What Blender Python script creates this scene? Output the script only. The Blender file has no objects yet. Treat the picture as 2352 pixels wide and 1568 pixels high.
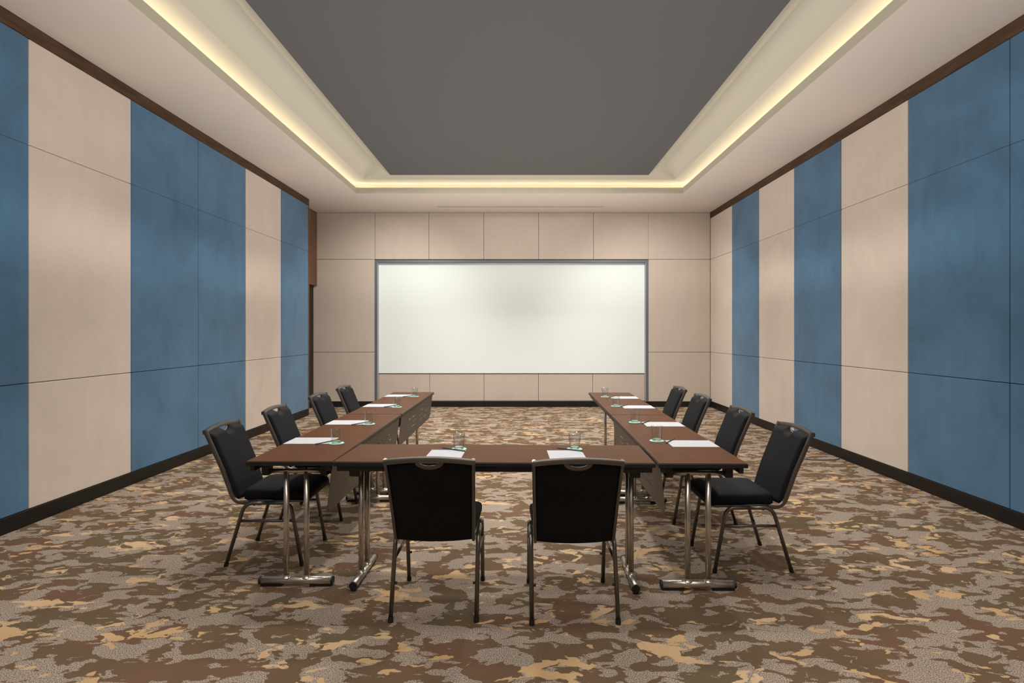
import bpy, bmesh, math, random
from mathutils import Vector, Matrix
random.seed(7)
C = bpy.context.scene.collection
PI = math.pi

# ------------------------------------------------------------------ camera, world, exposure, lights
H = 1.46                       # eye height
ZC = 3.803                     # soffit height
XL, XR, YB, YR = -3.733, 3.71, 10.9, -3.0      # side walls, back wall, wall behind the camera
cam_data = bpy.data.cameras.new('camera')
cam = bpy.data.objects.new('camera', cam_data); C.objects.link(cam)
cam.location = (0, 0, H); cam.rotation_euler = (PI/2, 0, 0)
cam_data.sensor_width = 36; cam_data.lens = 1280/2352*36
cam_data.shift_x = -20/2352; cam_data.shift_y = -21/2352
cam_data.clip_start = .05
bpy.context.scene.camera = cam
vs = bpy.context.scene.view_settings
vs.view_transform = 'Standard'; vs.look = 'None'; vs.gamma = 1; vs.use_curve_mapping = False
vs.exposure = 0.0
w = bpy.data.worlds.new('world'); bpy.context.scene.world = w; w.use_nodes = True
w.node_tree.nodes['Background'].inputs[0].default_value = (1, .93, .84, 1)
w.node_tree.nodes['Background'].inputs[1].default_value = 0.15

SPOT_W, AREA_W, LED_E, UP_W = 172, 62, 24, 312
WASH_W = 70
def light(name, kind, loc, energy, col, **kw):
    d = bpy.data.lights.new(name, kind); d.energy = energy; d.color = col
    for k, v in kw.items(): setattr(d, k, v)
    o = bpy.data.objects.new(name, d); C.objects.link(o); o.location = loc
    return o
for y in (4.5, 5.8, 7.1, 8.4):                       # added fill spots without fixtures: cones cut off before they reach the eye
    for x in (-1.85, 0, 1.85):
        light('fill_spot', 'SPOT', (x, y, 3.895), SPOT_W, (1, .96, .91), spot_size=math.radians(122), spot_blend=.35, shadow_soft_size=.16)
for x in (-1.95, 1.9):                  # invented spots, turned to brighten the sides of the far wall
    o = light('far_wall_fill', 'SPOT', (x, 8.2, 3.88), WASH_W * 6.2, (1, .96, .91), spot_size=math.radians(92), spot_blend=.9, shadow_soft_size=.14)
    o.rotation_euler = (math.radians(45), 0, -math.radians(15)*(abs(x) > 1.5)*math.copysign(1, x))
o = light('far_wall_fill', 'AREA', (-.05, 8.2, 3.88), 40, (1, .96, .91), shape='RECTANGLE', size=3.4, size_y=.1, spread=math.radians(125))  # added fill for the middle of the far wall, no such fixture
o.rotation_euler = (math.radians(35), 0, 0)
for y in (-1.6, 0.4, 2.3):                            # unseen fill lights added over the camera's end of the room
    light('near_end_fill', 'AREA', (0, y, 3.87), AREA_W * (1 if y < 2 else .6), (1, .96, .91), shape='RECTANGLE', size=3.4, size_y=.5)

up = light('ceiling_fill', 'AREA', (0, 4.2, 1.9), UP_W, (1, .97, .94), shape='RECTANGLE', size=5.8, size_y=11.5)   # made-up fill floating in mid-room, shines up only to brighten the ceiling
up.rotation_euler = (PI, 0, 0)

# ------------------------------------------------------------------ material helpers
def mat(name, col, rough=.5, metal=0., spec=.5, **kw):
    m = bpy.data.materials.new(name); m.use_nodes = True
    b = m.node_tree.nodes['Principled BSDF']
    b.inputs['Base Color'].default_value = (*col, 1)
    b.inputs['Roughness'].default_value = rough; b.inputs['Metallic'].default_value = metal
    b.inputs['Specular IOR Level'].default_value = spec
    for k, v in kw.items(): b.inputs[k].default_value = v
    return m
def nd(m, typ, **kw):
    n = m.node_tree.nodes.new(typ)
    for k, v in kw.items():
        if k in n.inputs: n.inputs[k].default_value = v
        else: setattr(n, k, v)
    return n
def ln(m, a, ao, b, bi): m.node_tree.links.new(a.outputs[ao], b.inputs[bi])
def coords(m, scale=(1, 1, 1), src='Object', loc=(0, 0, 0)):
    t = nd(m, 'ShaderNodeTexCoord'); mp = nd(m, 'ShaderNodeMapping')
    mp.inputs['Scale'].default_value = scale; mp.inputs['Location'].default_value = loc
    ln(m, t, src, mp, 'Vector'); return mp
def noise(m, vec, scale, detail=3, rough=.5, dist=0.):
    n = nd(m, 'ShaderNodeTexNoise'); n.inputs['Scale'].default_value = scale; n.inputs['Detail'].default_value = detail
    n.inputs['Roughness'].default_value = rough; n.inputs['Distortion'].default_value = dist
    if vec: ln(m, vec, 0, n, 'Vector')
    return n
def ramp(m, src, out, stops, interp='LINEAR'):
    r = nd(m, 'ShaderNodeValToRGB'); cr = r.color_ramp; cr.interpolation = interp
    while len(cr.elements) < len(stops): cr.elements.new(.5)
    for e, (p, c) in zip(cr.elements, stops):
        e.position = p; e.color = (*c, 1) if len(c) == 3 else c
    ln(m, src, out, r, 0); return r
def mixc(m, fac, a, b, mode='MIX'):
    n = nd(m, 'ShaderNodeMix', data_type='RGBA', blend_type=mode)
    for s, i in ((fac, 0), (a, 6), (b, 7)):
        if isinstance(s, tuple) and hasattr(s[0], 'outputs'): m.node_tree.links.new(s[0].outputs[s[1]], n.inputs[i])
        elif isinstance(s, tuple): n.inputs[i].default_value = (*s, 1)
        else: n.inputs[i].default_value = s
    return n
def bump(m, src, out, strength, dist=.002):
    b = nd(m, 'ShaderNodeBump'); b.inputs['Strength'].default_value = strength; b.inputs['Distance'].default_value = dist
    ln(m, src, out, b, 'Height'); ln(m, b, 0, m.node_tree.nodes['Principled BSDF'], 'Normal')

def fabric(name, col, var, streak=.35):
    m = mat(name, col, .95, spec=.15, **{'Sheen Weight': .25, 'Sheen Roughness': .5})
    mp = coords(m); big = noise(m, mp, 1.6, 5, .62, .6)
    mv = coords(m, (9, 9, 1.1)); st = noise(m, mv, 1.2, 3)
    mh = coords(m, (18, 18, 160)); th = noise(m, mh, 1.5, 2)
    lo = tuple(c*(1-var) for c in col); hi = tuple(min(1, c*(1+var)) for c in col)
    r = ramp(m, big, 0, [(.32, lo), (.68, hi)])
    r2 = ramp(m, st, 0, [(.3, (.93,)*3), (.7, (1.05,)*3)])
    r3 = ramp(m, th, 0, [(.3, (.955,)*3), (.7, (1.04,)*3)])
    a = mixc(m, streak, (r, 0), (r2, 0), 'MULTIPLY'); b = mixc(m, .9, (a, 2), (r3, 0), 'MULTIPLY')
    ln(m, b, 2, m.node_tree.nodes['Principled BSDF'], 'Base Color'); bump(m, th, 0, .25)
    return m
M = {}
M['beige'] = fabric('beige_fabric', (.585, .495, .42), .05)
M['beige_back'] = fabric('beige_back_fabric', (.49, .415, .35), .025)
M['blue'] = fabric('blue_fabric', (.062, .146, .245), .17, .8)
M['plaster'] = mat('white_plaster', (.54, .467, .403), .85, spec=.2)
M['cove'] = mat('cove_plaster', (.45, .415, .335), .85, spec=.2)
M['grey_panel'] = mat('grey_ceiling_paint', (.090, .085, .083), .9, spec=.1)
M['backing'] = mat('dark_joint', (.05, .045, .04), .9)
M['base'] = mat('dark_skirting', (.010, .008, .007), .45, spec=.3)
M['door'] = mat('dark_door', (.012, .008, .006), .5)
M['screen'] = mat('white_screen', (.73, .78, .76), .8, spec=.1)
M['frame_grey'] = mat('blue_grey_metal', (.115, .12, .14), .5, .2)
M['frame_light'] = mat('pale_grey_edge', (.35, .36, .36), .5)
M['led'] = mat('led', (1, 1, 1)); b = M['led'].node_tree.nodes['Principled BSDF']
b.inputs['Emission Color'].default_value = (1, .87, .68, 1); b.inputs['Emission Strength'].default_value = LED_E
M['slot'] = mat('vent_slot', (.30, .26, .22), .8)
M['black_steel'] = mat('black_steel', (.006, .006, .008), .45)
M['black_plastic'] = mat('black_plastic', (.008, .008, .008), .5)
M['chrome'] = mat('chrome', (.58, .52, .45), .27, .85)
M['chair_metal'] = mat('chair_metal', (.165, .150, .135), .32, .85)
M['paper'] = mat('paper', (.52, .52, .555), .8, spec=.1)
M['mint'] = mat('mint_card', (.36, .72, .60), .7)
M['ink'] = mat('dark_ink', (.01, .05, .045), .6)
M['pencil'] = mat('pencil_green', (.02, .06, .045), .4)
M['pencil_tip'] = mat('pencil_tip', (.05, .03, .02), .6)
def thin_glass():
    m = bpy.data.materials.new('drinking_glass'); m.use_nodes = True; nt = m.node_tree; nt.nodes.clear()
    out = nt.nodes.new('ShaderNodeOutputMaterial'); mx = nt.nodes.new('ShaderNodeMixShader')
    tr = nt.nodes.new('ShaderNodeBsdfTransparent'); tr.inputs[0].default_value = (.97, .98, .975, 1)
    gl = nt.nodes.new('ShaderNodeBsdfGlossy'); gl.inputs['Roughness'].default_value = .03
    lw = nt.nodes.new('ShaderNodeLayerWeight'); lw.inputs[0].default_value = .5
    pw = nt.nodes.new('ShaderNodeMath'); pw.operation = 'POWER'; pw.inputs[1].default_value = 3.5
    fr = nt.nodes.new('ShaderNodeMath'); fr.operation = 'MULTIPLY_ADD'; fr.inputs[1].default_value = .75; fr.inputs[2].default_value = .06
    nt.links.new(lw.outputs['Facing'], pw.inputs[0]); nt.links.new(pw.outputs[0], fr.inputs[0])
    nt.links.new(fr.outputs[0], mx.inputs[0]); nt.links.new(tr.outputs[0], mx.inputs[1]); nt.links.new(gl.outputs[0], mx.inputs[2]); nt.links.new(mx.outputs[0], out.inputs[0])
    return m
M['glass'] = thin_glass()
M['thick_glass'] = mat('thick_glass_base', (.96, .98, .97), .02, **{'Transmission Weight': 1., 'IOR': 1.4})
M['cable'] = mat('cable', (.01, .01, .01), .5)

def chair_fabric():
    m = mat('black_fabric', (.0065, .0065, .008), .72, spec=.17)
    mp = coords(m); n = noise(m, mp, 420, 2); bump(m, n, 0, .3, .001); return m
M['black_fabric'] = chair_fabric()
def modesty():
    m = mat('bronze_grey_steel', (.070, .062, .050), .42, .5); return m
M['modesty'] = modesty()
def brown_wood(name, c1, c2, rough, scale):
    m = mat(name, c1, rough, spec=.07)
    mp = coords(m, scale); n = noise(m, mp, 3, 5, .6, .4); r = ramp(m, n, 0, [(.3, c1), (.7, c2)])
    ln(m, r, 0, m.node_tree.nodes['Principled BSDF'], 'Base Color'); return m
M['table_wood'] = brown_wood('table_laminate', (.080, .027, .0075), (.108, .040, .013), .42, (1.2, 9, 9))
M['strip_wood'] = brown_wood('dark_brown_wood', (.055, .032, .018), (.10, .060, .036), .5, (1, 1, 8))
M['side_wood'] = brown_wood('brown_wood_panel', (.13, .070, .040), (.20, .12, .072), .5, (6, 6, .6))

def carpet():
    m = mat('patterned_carpet', (.2, .15, .1), 1., spec=.05)
    base = coords(m, (.62, 1.05, 1))
    wn = noise(m, base, 9, 3, .55); wv = nd(m, 'ShaderNodeVectorMath', operation='MULTIPLY_ADD')
    ln(m, wn, 1, wv, 0); wv.inputs[1].default_value = (.12, .12, 0); ln(m, base, 0, wv, 2)
    def lobed(vec, scale, detail, dist, lob, amp):
        n = noise(m, vec, scale, detail, .55, dist)
        v = nd(m, 'ShaderNodeTexVoronoi', feature='SMOOTH_F1'); v.inputs['Scale'].default_value = lob; v.inputs['Smoothness'].default_value = .25; ln(m, vec, 0, v, 'Vector')
        f = nd(m, 'ShaderNodeMath', operation='MULTIPLY_ADD'); ln(m, v, 0, f, 0); f.inputs[1].default_value = -amp
        m.node_tree.links.new(n.outputs[0], f.inputs[2]); return f
    a = lobed(wv, 6.4, 4, .45, 19, .22)
    fa = ramp(m, a, 0, [(.388, (0,)*3), (.400, (1,)*3)])                 # brown / taupe
    off = nd(m, 'ShaderNodeVectorMath', operation='ADD'); ln(m, wv, 0, off, 0); off.inputs[1].default_value = (13.7, 4.1, 0)
    g = lobed(off, 5.6, 5, 1.1, 17, .24)
    fg = ramp(m, g, 0, [(.492, (0,)*3), (.499, (1,)*3)])                 # gold splashes
    hue = noise(m, base, 2.6, 3, .5)
    br = ramp(m, hue, 0, [(.36, (.135, .100, .058)), (.5, (.142, .094, .056)), (.64, (.162, .092, .058))])
    sp = noise(m, coords(m), 210, 1, .5)
    ta = ramp(m, sp, 0, [(.40, (.14, .108, .083)), (.55, (.42, .34, .272))])
    sp2 = ramp(m, sp, 0, [(.35, (.9,)*3), (.65, (1.08,)*3)])
    hue2 = noise(m, off, 1.7, 2)
    go = ramp(m, hue2, 0, [(.40, (.52, .34, .175)), (.6, (.58, .40, .235))])
    t2 = noise(m, off, 16, 3, .6, .5); ft = ramp(m, t2, 0, [(.63, (0,)*3), (.645, (1,)*3)])
    x1 = mixc(m, (fa, 0), (br, 0), (ta, 0)); x2 = mixc(m, (fg, 0), (x1, 2), (go, 0))
    x4 = mixc(m, (ft, 0), (x2, 2), (ta, 0))
    x3 = mixc(m, .8, (x4, 2), (sp2, 0), 'MULTIPLY')
    ln(m, x3, 2, m.node_tree.nodes['Principled BSDF'], 'Base Color'); bump(m, sp, 0, .4, .003)
    return m
M['carpet'] = carpet()

# ------------------------------------------------------------------ mesh helpers
def obj(name, bm, m, parent=None, loc=None, smooth=False, bevel=0, mats=None, kind=None):
    bmesh.ops.recalc_face_normals(bm, faces=bm.faces)
    me = bpy.data.meshes.new(name); bm.to_mesh(me); bm.free()
    for x in (mats or [m]): me.materials.append(x)
    if smooth:
        for p in me.polygons: p.use_smooth = True
    o = bpy.data.objects.new(name, me); C.objects.link(o)
    if parent: o.parent = parent
    if loc: o.location = loc
    if bevel:
        bv = o.modifiers.new('bevel', 'BEVEL'); bv.width = bevel; bv.segments = 3; bv.limit_method = 'ANGLE'
        for p in me.polygons: p.use_smooth = True
        o.modifiers.new('wn', 'WEIGHTED_NORMAL')
    if kind: o['kind'] = kind
    return o
def bx(bm, x0, x1, y0, y1, z0, z1):
    vs = [bm.verts.new((x, y, z)) for x in (x0, x1) for y in (y0, y1) for z in (z0, z1)]
    for f in ((0,1,3,2), (4,6,7,5), (0,4,5,1), (2,3,7,6), (0,2,6,4), (1,5,7,3)): bm.faces.new([vs[i] for i in f])
    return vs
def box(*a): bm = bmesh.new(); bx(bm, *a); return bm
def fillet(pts, r, n=6):
    pts = [Vector(p) for p in pts]; out = [pts[0]]
    for i in range(1, len(pts)-1):
        a, p, c = pts[i-1], pts[i], pts[i+1]; u = (a-p); v = (c-p)
        rr = min(r, u.length*.48, v.length*.48); A = p+u.normalized()*rr; B = p+v.normalized()*rr
        for k in range(n+1):
            t = k/n; out.append(A*(1-t)**2 + p*2*t*(1-t) + B*t*t)
    out.append(pts[-1]); return out
def tube(bm, pts, r, seg=12, rx=None, r2=None):
    """sweep an ellipse along pts; r2 = radius at the end"""
    pts = [Vector(p) for p in pts]; n = len(pts); rings = []
    t0 = (pts[1]-pts[0]).normalized(); up = Vector((0, 0, 1)) if abs(t0.z) < .9 else Vector((0, 1, 0))
    s = t0.cross(up).normalized()
    for i, p in enumerate(pts):
        t = (pts[min(i+1, n-1)]-pts[max(i-1, 0)]).normalized()
        s = (s - t*s.dot(t)).normalized(); q = t.cross(s)
        k = r if r2 is None else r+(r2-r)*i/(n-1)
        kx = k if rx is None else rx
        rings.append([bm.verts.new(p + s*math.cos(a)*kx + q*math.sin(a)*k) for a in [2*PI*j/seg for j in range(seg)]])
    for A, B in zip(rings, rings[1:]):
        for j in range(seg): bm.faces.new((A[j], A[(j+1) % seg], B[(j+1) % seg], B[j]))
    bm.faces.new(rings[0][::-1]); bm.faces.new(rings[-1])
def tubes(*specs):
    bm = bmesh.new()
    for s in specs: tube(bm, *s[0:1], **s[1])
    return bm
def lathe(bm, prof, seg=40, loc=(0, 0, 0), closed=False):
    rings = []
    for r, z in prof:
        if r < 1e-6: rings.append([bm.verts.new((loc[0], loc[1], loc[2]+z))])
        else: rings.append([bm.verts.new((loc[0]+r*math.cos(2*PI*j/seg), loc[1]+r*math.sin(2*PI*j/seg), loc[2]+z)) for j in range(seg)])
    for A, B in zip(rings, rings[1:]):
        for j in range(seg):
            k = (j+1) % seg
            if len(A) == 1 and len(B) == 1: continue
            if len(A) == 1: bm.faces.new((A[0], B[j], B[k]))
            elif len(B) == 1: bm.faces.new((A[j], A[k], B[0]))
            else: bm.faces.new((A[j], A[k], B[k], B[j]))
def rrect(hx, hy, r, n=6):
    pts = []
    for cx, cy, a0 in ((hx-r, hy-r, 0), (-hx+r, hy-r, PI/2), (-hx+r, -hy+r, PI), (hx-r, -hy+r, 1.5*PI)):
        for k in range(n+1): a = a0+PI/2*k/n; pts.append((cx+r*math.cos(a), cy+r*math.sin(a)))
    return pts
def loft(bm, rings, cap=True):
    R = [[bm.verts.new(p) for p in ring] for ring in rings]; n = len(R[0])
    for A, B in zip(R, R[1:]):
        for j in range(n): bm.faces.new((A[j], A[(j+1) % n], B[(j+1) % n], B[j]))
    if cap: bm.faces.new(R[0][::-1]); bm.faces.new(R[-1])
def thing(name, label, cat, loc=(0, 0, 0), rz=0, group=None):
    o = bpy.data.objects.new(name, None); C.objects.link(o); o.empty_display_size = .1
    o.location = loc; o.rotation_euler = (0, 0, rz); return tag(o, label, cat, group)
def tag(o, label, cat, group=None):
    o['label'] = label; o['category'] = cat
    if group: o['group'] = group
    return o
def dup(o, parent=None):
    c = o.copy(); C.objects.link(c)
    if parent: c.parent = parent
    for ch in o.children: dup(ch, c)
    return c

# ------------------------------------------------------------------ room shell
obj('floor', box(-4.3, 3.9, YR, YB+.1, -.1, 0), M['carpet'], kind='structure')

# vertical panels 1.11 m wide on the side walls; z joints at 1.07 and 2.88
ys = [9.79 - 1.1125*k for k in range(12)]           # 9.79 ... -2.45
ZJ = [.118, 1.073, 2.882, 3.69]
def panel(parent, axis, plane, a0, a1, z0, z1, m, thick, g=.0022, face=1):
    bm = bmesh.new()
    if axis == 'x': bx(bm, min(plane, plane+thick*face), max(plane, plane+thick*face), a0+g, a1-g, z0+g, z1-g)
    else: bx(bm, a0+g, a1-g, plane, plane+thick, z0+g, z1-g)
    return obj('fabric_panel', bm, m, parent, bevel=.006)
def side_wall(name, xw, sgn, edges, cols):
    """xw face plane, sgn +1 = right wall"""
    bk = obj(name, box(min(xw+sgn*.03, xw+sgn*.15), max(xw+sgn*.03, xw+sgn*.15), YR, edges[0], 0, ZC), M['backing'], kind='structure')
    for (y1, y0), c in zip(zip(edges, edges[1:]), cols):
        for z0, z1 in zip(ZJ, ZJ[1:]):
            panel(bk, 'x', xw, max(y0, YR), y1, z0, z1, M[c], .03, face=sgn)
    return bk
Lc = ['blue', 'beige', 'blue', 'blue', 'beige', 'blue', 'blue', 'beige', 'blue', 'beige', 'blue', 'beige']
wall_left = side_wall('wall_left', XL, -1, ys + [YR], Lc)
Rc = ['beige', 'blue', 'beige', 'blue', 'beige', 'blue', 'blue', 'beige', 'blue', 'beige', 'blue', 'blue', 'beige']
wall_right = side_wall('wall_right', XR, 1, [YB] + ys + [YR], Rc)
# brown cornice strips and dark skirtings
obj('trim_1', box(XL-.05, XL+.006, YR, ys[0], 3.69, ZC-.001), M['strip_wood'], kind='structure')
obj('trim_2', box(XR-.006, XR+.05, YR, YB-.001, 3.69, ZC-.001), M['strip_wood'], kind='structure')
obj('baseboard_left', box(XL-.05, XL+.008, YR, ys[0]-.002, 0, .118), M['base'], kind='structure', bevel=.003)
obj('baseboard_right', box(XR-.008, XR+.05, YR, YB-.001, 0, .118), M['base'], kind='structure', bevel=.003)
# end post where the left wall steps back
obj('trim_3', box(XL-.16, XL+.010, ys[0], ys[0]+.022, 0, ZC-.001), M['side_wood'], kind='structure')
# recess at the far left: brown header over a dark doorway
hd = obj('wall_recess', box(-4.12, -3.985, ys[0]+.02, YB+.1, 2.37, ZC), M['side_wood'], kind='structure')
door = obj('door_1', box(-4.10, -4.055, ys[0]-.06, YB+.1, 0, 2.37), M['door'], kind='structure')
obj('wall_return', box(-4.12, XL-.15, ys[0]-.10, ys[0], 0, ZC), M['backing'], kind='structure')

# back wall with a shallow niche for the screen
NX0, NX1, NZ1, ND = -2.853, 2.496, 2.874, .10
bw = bmesh.new()
bx(bw, -4.12, NX0, YB+.03, YB+.25, 0, ZC); bx(bw, NX1, XR+.15, YB+.03, YB+.25, 0, ZC)
bx(bw, NX0, NX1, YB+.03, YB+.25, NZ1, ZC); bx(bw, NX0, NX1, YB+ND+.03, YB+.25, 0, NZ1)
wall_back = obj('wall_back', bw, M['backing'], kind='structure')
def bp(x0, x1, z0, z1, y=YB, m='beige_back'): panel(wall_back, 'y', y, x0, x1, z0, z1, M[m], .03, g=.003)
cols = [(985-1196)/117.4 + 126/117.4*k for k in range(5)]
xe = [-4.06, NX0] + cols + [NX1, XR]
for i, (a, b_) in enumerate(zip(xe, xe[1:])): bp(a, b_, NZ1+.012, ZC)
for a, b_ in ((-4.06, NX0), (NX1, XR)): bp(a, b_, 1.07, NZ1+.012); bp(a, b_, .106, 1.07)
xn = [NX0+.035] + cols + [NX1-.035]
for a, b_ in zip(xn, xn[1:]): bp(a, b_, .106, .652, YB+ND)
obj('baseboard_back', (lambda b: (bx(b, -4.06, NX0, YB-.006, YB+.03, 0, .106), bx(b, NX1, XR-.008, YB-.006, YB+.03, 0, .106), bx(b, NX0, NX1, YB+ND-.09, YB+ND+.03, 0, .106), b)[-1])(bmesh.new()), M['base'], kind='structure')
# rear wall behind the camera
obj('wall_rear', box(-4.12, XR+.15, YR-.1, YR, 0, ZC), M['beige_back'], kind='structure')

# screen
scr = thing('projection_screen', 'wide white projection screen set in a grey frame on the beige back wall', 'screen', ((NX0+NX1)/2, YB+ND, 0))
cx = (NX0+NX1)/2; hw = (NX1-NX0)/2
s_ = bmesh.new(); bx(s_, -hw+.03, hw-.03, -.012, .028, .654, NZ1-.03)
obj('screen_surface', s_, M['screen'], scr)
fr = bmesh.new()
bx(fr, -hw, -hw+.048, -.112, .028, .106, NZ1); bx(fr, hw-.048, hw, -.112, .028, .106, NZ1); bx(fr, -hw+.048, hw-.048, -.112, .028, NZ1-.050, NZ1)
obj('frame', fr, M['frame_grey'], scr, bevel=.002)
obj('inner_edge', box(-hw+.0482, -hw+.056, -.10, -.011, .106, NZ1-.051), M['frame_light'], scr)
obj('inner_edge', box(hw-.056, hw-.0482, -.10, -.011, .106, NZ1-.051), M['frame_light'], scr)
rl = box(-hw+.056, hw-.056, -.014, .0, .648, .656); obj('bottom_rail', rl, M['frame_grey'], scr)

# ceiling: flat soffit, lip, hidden strip shelf, curved cove and the grey centre panel
OX0, OX1, OY0, OY1 = -2.775, 2.735, -1.4, 9.40
def ringpts(w, z): return [Vector(p) for p in ((OX0-w, OY0-w, z), (OX1+w, OY0-w, z), (OX1+w, OY1+w, z), (OX0-w, OY1+w, z))]
def sweep(prof):
    bm = bmesh.new(); R = [[bm.verts.new(p) for p in ringpts(w_, z)] for w_, z in prof]
    for A, B in zip(R, R[1:]):
        for j in range(4): bm.faces.new((A[j], A[(j+1) % 4], B[(j+1) % 4], B[j]))
    return bm
cb = bmesh.new()
O = [cb.verts.new(p) for p in ((-4.12, YR, ZC), (XR+.15, YR, ZC), (XR+.15, YB+.1, ZC), (-4.12, YB+.1, ZC))]
I = [cb.verts.new(p) for p in ringpts(0, ZC)]
for j in range(4): cb.faces.new((O[j], O[(j+1) % 4], I[(j+1) % 4], I[j]))
ceiling = obj('ceiling', cb, M['plaster'], kind='structure')
ZP = 3.903
obj('cove_lip', sweep([(0, ZC), (0, ZP-.004), (.012, ZP-.004), (.012, ZP-.022), (.24, ZP-.022)]), M['cove'], ceiling)
prof = [(.24, ZP-.022), (.24, ZP+.05), (.232, ZP+.075), (.212, ZP+.091), (.18, ZP+.096), (-.17, ZP+.087)]
for k in range(1, 25):
    t = k/24; prof.append((-.17-.58*t, ZP+.087*(1-t)+.24*math.sin(PI*t)*(1-.52*t)))
cv = sweep(prof); cov = obj('cove', cv, M['cove'], ceiling, smooth=False)
for p in cov.data.polygons: p.use_smooth = False
sub = cov
pb = bmesh.new(); P = ringpts(-.75, ZP)
x0, y0, x1, y1 = P[0].x, P[0].y, P[2].x, P[2].y
bx(pb, x0, x1, y0, y1, ZP-.002, ZP+.03)
obj('centre_panel', pb, M['grey_panel'], ceiling)
lb = bmesh.new()
for (a, b_) in ((0, 1), (1, 2), (2, 3), (3, 0)):
    q = ringpts(.125, 0); p_, r_ = q[a], q[b_]
    bx(lb, min(p_.x, r_.x)-.008, max(p_.x, r_.x)+.008, min(p_.y, r_.y)-.008, max(p_.y, r_.y)+.008, ZP-.020, ZP-.012)
obj('light_strip', lb, M['led'], ceiling)
# roof slab keeps the outside out
obj('ceiling_slab', box(-4.2, XR+.2, YR-.1, YB+.3, 4.22, 4.3), M['plaster'], ceiling)
# slim slot in the soffit in front of the screen
sl = thing('ceiling_vent', 'slim linear slot in the ceiling in front of the white screen', 'vent', (0, 10.38, ZC))
obj('slot', box(-1.55, 1.53, -.028, .028, -.003, .004), M['slot'], sl)
rim = bmesh.new(); bx(rim, -1.57, 1.55, -.046, -.028, -.006, .002); bx(rim, -1.57, 1.55, .028, .046, -.006, .002)
obj('rim', rim, M['plaster'], sl)

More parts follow.
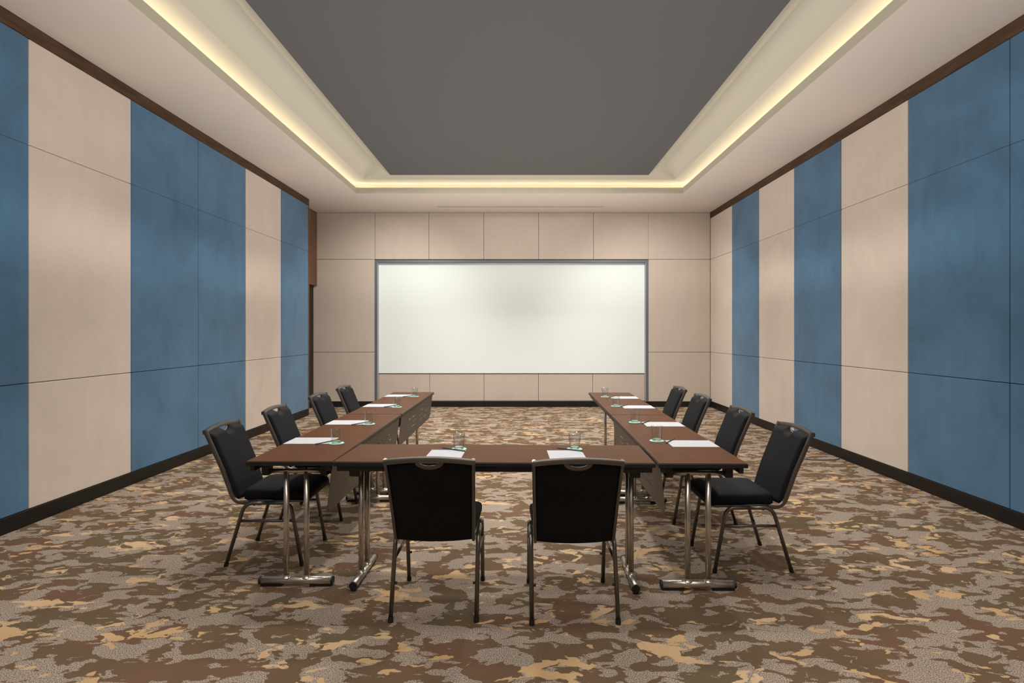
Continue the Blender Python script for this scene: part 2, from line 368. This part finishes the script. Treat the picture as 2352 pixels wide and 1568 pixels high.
# ------------------------------------------------------------------ chair
def make_chair():
    t = thing('banquet_chair', 'x', 'chair')
    # side frames: each inverted-U side as two legs
    for s in (-1, 1):
        X = s*.2165
        rear = fillet([(X, -.232, .012), (X, -.118, .392), (X, .03, .394)], .055, 8)
        front = fillet([(X, .236, .012), (X, .168, .392), (X, .03, .394)], .055, 8)
        for pth, yf in ((rear, -.232), (front, .236)):
            l = obj('leg', tubes((pth, dict(r=.0115))), M['chair_metal'], t, smooth=True)
            d = Vector(pth[1])-Vector(pth[0]); d.normalize(); p0 = Vector(pth[0])
            f = obj('rubber_foot', tubes(([p0-d*.012, p0+d*.012], dict(r=.0135))), M['black_plastic'], l)
            q = p0+d*.17 - Vector((s*.012, 0, 0))
            obj('bumper', tubes(([q, q-Vector((s*.010, 0, 0))], dict(r=.007, seg=8))), M['black_plastic'], l)
        obj('stretcher', tubes(([(X, -.148, .283), (X, .186, .283)], dict(r=.008, seg=10))), M['chair_metal'], t, smooth=True)
    # seat frame
    sf = bmesh.new()
    tube(sf, [(-.2165, -.06, .385), (.2165, -.06, .385)], .009); tube(sf, [(-.2165, .13, .385), (.2165, .13, .385)], .009)
    path = fillet([(-.198, -.10, .398), (-.198, .255, .402), (.198, .255, .402), (.198, -.10, .398)], .05, 6)
    tube(sf, path, .009)
    obj('seat_frame', sf, M['chair_metal'], t, smooth=True)
    # back frame, side tubes run down behind the seat and bend forward under it
    bf = bmesh.new()
    def side(s): return [(s*.196, .05, .402), (s*.196, -.190, .388), (s*.2035, -.262, .60), (s*.212, -.366, .848)]
    for s in (-1, 1):
        P = side(s); pth = fillet(P[:3], .06, 8)
        pth = pth + [Vector(P[3])]
        tube(bf, pth, .0145, 12, rx=.0095)
    # arched top rail, a thick curved band
    rings = []
    for k in range(25):
        u = -1+2*k/24; x = u*.2195; z = .844+.017*(1-abs(u)**1.8); y = -.366-.010*(1-u*u)
        rings.append([(x, y-.011, z-.021), (x, y-.013, z-.002), (x, y-.009, z+.004), (x, y+.009, z+.004), (x, y+.012, z-.002), (x, y+.012, z-.021)])
    loft(bf, rings)
    obj('back_frame', bf, M['chair_metal'], t, smooth=True).modifiers.new('es', 'EDGE_SPLIT').split_angle = math.radians(40)
    # handle rim below the rail
    hp = []
    def by(z): # y of back plane at height z
        return -.190 - .072*(z-.388)/.212 if z < .60 else -.262-.104*(z-.60)/.248
    for k in range(17):
        a = PI*k/16; x = .060*math.cos(a); z = .836-.030*math.sin(a); hp.append((x, by(z)-.006, z))
    hm = bmesh.new(); tube(hm, hp, .0042, 8, rx=.012)
    obj('handle', hm, M['chair_metal'], t, smooth=True)
    # back pad with the handle notch
    nx, nz = 44, 26; F, Bk = [], []
    bm = bmesh.new()
    for i in range(nx+1):
        u = -1+2*i/nx; cF, cB = [], []
        for j in range(nz+1):
            v = j/nz
            zb = .405 - .014*(1-u*u); zt = .828+.014*(1-u*u)
            wdt = .190+.012*v
            x = u*wdt
            if abs(x) < .056: zt -= .031*math.sqrt(max(0, 1-(x/.056)**2))
            z = zb+(zt-zb)*v
            e = min(1, (1-abs(u))*wdt/.022, v*(zt-zb)/.022, (1-v)*(zt-zb)/.022); e = max(0, e); e = math.sqrt(1-(1-e)**2)
            y = by(z)
            cF.append(bm.verts.new((x, y+.004+.030*e+.004*(1-u*u), z))); cB.append(bm.verts.new((x, y-.004-.006*e, z)))
        F.append(cF); Bk.append(cB)
    for i in range(nx):
        for j in range(nz):
            bm.faces.new((F[i][j], F[i+1][j], F[i+1][j+1], F[i][j+1])); bm.faces.new((Bk[i][j], Bk[i][j+1], Bk[i+1][j+1], Bk[i+1][j]))
    for i in range(nx):
        for j in (0, nz): bm.faces.new((F[i][j], F[i+1][j], Bk[i+1][j], Bk[i][j]))
    for j in range(nz):
        for i in (0, nx): bm.faces.new((F[i][j], F[i][j+1], Bk[i][j+1], Bk[i][j]))
    obj('backrest', bm, M['black_fabric'], t, smooth=True)
    # seat cushion
    sm = bmesh.new(); rings = []
    for (ins, z, rr) in ((.012, .404, .035), (.002, .410, .04), (0, .425, .045), (0, .452, .045), (.004, .464, .045), (.016, .473, .045), (.05, .480, .04), (.10, .484, .03), (.16, .486, .02)):
        ring = []
        for (x, y) in rrect(.214-ins, .212-ins, rr):
            k = .93+.07*(y+.212)/.424
            drop = .022*max(0, (y-.10)/.11)**2 if z > .43 else 0
            ring.append((x*k, y+.068, z-drop))
        rings.append(ring)
    loft(sm, rings)
    obj('seat', sm, M['black_fabric'], t, smooth=True)
    return t
chair0 = make_chair(); used = [False]
def place_chair(x, y, rz, label, group):
    if used[0]: c = dup(chair0)
    else: c = chair0; used[0] = True
    c.location = (x, y, 0); c.rotation_euler = (0, 0, rz); tag(c, label, 'chair', group)
GR = 'black banquet chairs around the U of tables'
place_chair(-.440, 3.045, 0, 'black banquet chair with its back to us, left one at the cross table', GR)
place_chair(.268, 3.02, math.radians(1.0), 'black banquet chair with its back to us, right one at the cross table', GR)
ords = ['nearest, seat in full view', 'second from the near end', 'third from the near end', 'farthest, closest to the screen']
for i, (x, y, r) in enumerate(((-1.61, 3.70, 1), (-1.63, 4.53, 1), (-1.63, 5.48, -1), (-1.63, 6.27, 0))):
    place_chair(x, y, -PI/2+math.radians(r), 'black banquet chair left of the tables, ' + ords[i], GR)
for i, (x, y, r) in enumerate(((1.411, 3.605, 1), (1.40, 4.45, 0), (1.385, 5.36, 0), (1.395, 6.15, 0))):
    place_chair(x, y, PI/2+math.radians(r), 'black banquet chair right of the tables, ' + ords[i], GR)

# ------------------------------------------------------------------ folding tables: local x along the length, centred, +y = modesty side
TL, TW, TZ = 1.80, .485, .74
def slotted(L, z1, z0, y1, y0):
    """slotted steel sheet from (y1,z1) at the top to (y0,z0) at the foot"""
    hs = L/2; holes = []
    for s in (.32, .50, .68):
        for c in (-.55, -.27, .27, .55) if s != .5 else (-.62, -.2, .2, .62):
            holes.append((c*hs-.085, c*hs+.085, s-.012, s+.012))
    us = sorted({-hs, hs, -hs+.05, hs-.05} | {h[0] for h in holes} | {h[1] for h in holes}); vs_ = sorted({0, 1, .85} | {h[2] for h in holes} | {h[3] for h in holes})
    bm = bmesh.new(); V = {}
    def vert(i, j):
        if (i, j) not in V:
            u, v = us[i], vs_[j]
            sh = max(0, (v-.84)/.16)*.05 ; uu = u - math.copysign(sh if abs(u) == hs else 0, u)
            V[i, j] = bm.verts.new((uu, y1+(y0-y1)*v, z1+(z0-z1)*v))
        return V[i, j]
    for i in range(len(us)-1):
        for j in range(len(vs_)-1):
            mu, mv = (us[i]+us[i+1])/2, (vs_[j]+vs_[j+1])/2
            if any(h[0] < mu < h[1] and h[2] < mv < h[3] for h in holes): continue
            bm.faces.new((vert(i, j), vert(i+1, j), vert(i+1, j+1), vert(i, j+1)))
    return bm
def make_table(modesty_panel, TL=TL):
    t = thing('folding_table', 'x', 'table'); hl, hw = TL/2, TW/2
    obj('tabletop', box(-hl+.001, hl-.001, -hw+.001, hw-.001, TZ-.020, TZ), M['table_wood'], t, bevel=.0015)
    eb = bmesh.new(); R = []
    for o_, z in ((.0, TZ-.003), (.002, TZ-.006), (.002, TZ-.023), (0, TZ-.026)):
        R.append([(x, y, z) for x, y in ((-hl-o_, -hw-o_), (hl+o_, -hw-o_), (hl+o_, hw+o_), (-hl-o_, hw+o_))])
    loft(eb, R, cap=False); eb.faces.new([eb.verts[i] for i in range(12, 16)]) if False else None
    eb.verts.ensure_lookup_table(); eb.faces.new([eb.verts[i] for i in (12, 13, 14, 15)])
    obj('edge_band', eb, M['black_plastic'], t)
    for s in (-1, 1):
        obj('rail', box(-hl+.012, hl-.012, s*(hw-.030)-.012, s*(hw-.030)+.012, TZ-.058, TZ-.0255), M['black_steel'], t, bevel=.002)
    for s in (-1, 1):
        X = s*(hl-.10)
        cbm = bmesh.new(); bx(cbm, X-.018, X+.018, -hw+.045, hw-.045, TZ-.034, TZ-.0265)
        obj('end_plate', cbm, M['black_steel'], t)
        for q in (-1, 1):
            obj('corner_bracket', box(X-.030, X+.030, q*(hw-.075)-.022, q*(hw-.075)+.022, TZ-.098, TZ-.026), M['black_plastic'], t, bevel=.006)
        cr = tubes(([(X, -hw+.075, TZ-.078), (X, hw-.075, TZ-.078)], dict(r=.013, seg=14)))
        obj('crossbar', cr, M['chrome'], t, smooth=True)
        for q in (-1, 1):
            obj('leg', tubes(([(X, q*.058, TZ-.078), (X, q*.058, .05)], dict(r=.0155, seg=18))), M['chrome'], t, smooth=True)
        ft = obj('foot', tubes(([(X, -.205, .032), (X, .205, .032)], dict(r=.0215, seg=20))), M['chrome'], t, smooth=True)
        for q in (-1, 1):
            obj('rubber_pad', box(X-.013, X+.013, min(q*.08, q*.203), max(q*.08, q*.203), 0, .014), M['black_plastic'], ft)
            obj('end_cap', tubes(([(X, q*.203, .032), (X, q*.213, .032)], dict(r=.0225, seg=20))), M['black_plastic'], ft, smooth=False)
            w_ = bmesh.new(); lathe(w_, [(.026, .050), (.019, .056), (.0165, .066)], 16, (X, q*.058, 0)); obj('weld_collar', w_, M['chrome'], ft, smooth=True)
        br = bmesh.new(); tube(br, [(X-s*.0, .058, .60), (X-s*.07, .03, .665), (X-s*.26, .03, TZ-.032)], .006, 8)
        obj('brace', br, M['black_steel'], t, smooth=True)
    if modesty_panel:
        o = obj('modesty_panel', slotted(TL-.06, TZ-.030, .437, hw-.014, hw-.045), M['modesty'], t)
        sd = o.modifiers.new('solid', 'SOLIDIFY'); sd.thickness = .002; sd.offset = 0
    return t
tg = 'brown folding tables set in a U'
tm = make_table(True)
def tplace(o, x, y, rz, label): o.location = (x, y, 0); o.rotation_euler = (0, 0, rz); tag(o, label, 'table', tg)
# left row: modesty side faces +X ; length along Y
tplace(tm, -1.293, 3.112+.902, -PI/2, 'brown folding table at the near end of the left row')
t2 = dup(tm); tplace(t2, -1.290, 3.112+.902+1.812, -PI/2, 'brown folding table at the far end of the left row, towards the screen')
a = math.radians(.87); c0 = Vector((.997, 3.060))
dv = Vector((math.sin(a), math.cos(a)))
t3 = dup(tm); p = c0+dv*.902+Vector((.007, 0)); tplace(t3, p.x, p.y, PI/2-a, 'brown folding table at the near end of the right row')
t4 = dup(tm)
for ch in [c for c in t4.children if c.name.startswith('modesty_panel')]: bpy.data.objects.remove(ch)   # this one has none
p = c0+dv*(.902+1.812)+Vector((.007, 0)); tplace(t4, p.x, p.y, PI/2-a, 'brown folding table at the far end of the right row, towards the screen')
t5 = make_table(False, 1.786); tplace(t5, -.1465, 3.088+.2425, -math.radians(1.25), 'brown folding table lying crosswise between the two rows at the near end')

# ------------------------------------------------------------------ place settings (local: sitter looks along +y, paper centred at the origin)
def make_paper():
    bm = box(-.105, .105, -.1465, .1465, 0, .0022); return obj('notepad', bm, M['paper'])
def make_pencil():
    o = tubes(([(0, 0, 0), (0, .150, 0)], dict(r=.0036, seg=6)))
    t = thing('pencil', 'x', 'pencil'); obj('barrel', o, M['pencil'], t)
    obj('tip', tubes(([(0, .150, 0), (0, .170, 0)], dict(r=.0036, seg=6, r2=.0005))), M['pencil_tip'], t)
    obj('cap', tubes(([(0, -.012, 0), (0, 0, 0)], dict(r=.004, seg=8))), M['pencil_tip'], t)
    return t
def make_coaster():
    t = thing('coaster', 'x', 'coaster')
    b = bmesh.new(); lathe(b, [(0, 0), (.046, 0), (.0475, .0008), (.0475, .0022), (.0465, .003), (0, .003)], 40)
    obj('disc', b, M['mint'], t)
    k = bmesh.new()
    lathe(k, [(0, .0031), (.010, .0031), (.010, .0034), (0, .0034)], 20)
    obj('printed_mark', k, M['ink'], t)
    return t
def make_glass():
    b = bmesh.new()
    lathe(b, [(.0268, .0), (.029, .002), (.0300, .008), (.0385, .094), (.0380, .0955), (.0370, .094), (.0292, .013), (.0288, .008), (.0268, .0)], 48)
    g = obj('drinking_glass', b, M['glass'], smooth=True)
    p = bmesh.new(); lathe(p, [(0, .0004), (.0262, .0004), (.0285, .003), (.0287, .012), (.0270, .0122), (0, .0118)], 40)
    obj('thick_base', p, M['thick_glass'], g, smooth=True)
    return g
P0, E0, K0, G0 = make_paper(), make_pencil(), make_coaster(), make_glass(); first = [True]
def setting(x, y, rz, where, cof=(.062, .170), pen=(.0, .0), prot=0):
    R = Matrix.Rotation(rz, 3, 'Z')
    def at(lx, ly, z): v = R @ Vector((lx, ly, 0)); return (x+v.x, y+v.y, z)
    if first[0]: p_, e, k, g = P0, E0, K0, G0; first[0] = False
    else: p_, e, k, g = dup(P0), dup(E0), dup(K0), dup(G0)
    p_.location = at(0, 0, TZ+.0003); p_.rotation_euler = (0, 0, rz+prot); tag(p_, 'white note paper ' + where, 'paper', 'note papers on the tables')
    e.location = at(.128+pen[0], .082+pen[1], TZ+.0066); e.rotation_euler = (0, 0, rz+math.radians(58)); tag(e, 'dark green pencil ' + where, 'pencil', 'pencils on the papers')
    k.location = at(cof[0], cof[1]+.02, TZ+.0003); k.rotation_euler = (0, 0, rz); tag(k, 'mint green round coaster ' + where, 'coaster', 'coasters on the tables')
    g.location = at(cof[0], cof[1]+.02, TZ+.0040); tag(g, 'empty drinking glass ' + where, 'glass', 'glasses on the tables')
on = ['nearest the camera', 'second from the near end', 'third from the near end', 'nearest the screen']
for i, (y, x) in enumerate(((3.697, -1.386), (4.445, -1.382), (5.475, -1.382), (6.325, -1.382))):
    setting(x, y, -PI/2, 'on the left table row, ' + on[i], cof=((y-(3.614, 4.37, 5.358, 6.248)[i]), .172))
for i, (y, x) in enumerate(((3.60, 1.103), (4.36, 1.112), (5.37, 1.128), (6.145, 1.14))):
    setting(x, y, PI/2-a, 'on the right table row, ' + on[i], cof=((3.692, 4.452, 5.43, 6.21)[i]-y, .182))
setting(-.443, 3.258, 0, 'on the crosswise table, left of the two', cof=(.062, .158), pen=(-.03, .018), prot=-.03)
setting(.268, 3.245, 0, 'on the crosswise table, right of the two', cof=(.064, .170), pen=(-.035, .03), prot=.03)

# cable on the carpet by the right wall
cbm = bmesh.new(); tube(cbm, fillet([(3.705, 6.42, .03), (3.62, 6.36, .006), (3.45, 6.35, .005), (3.30, 6.37, .005), (3.22, 6.42, .008)], .08), .005, 8)
tag(obj('cable', cbm, M['cable'], smooth=True), 'short black cable on the carpet at the foot of the right wall', 'cable')
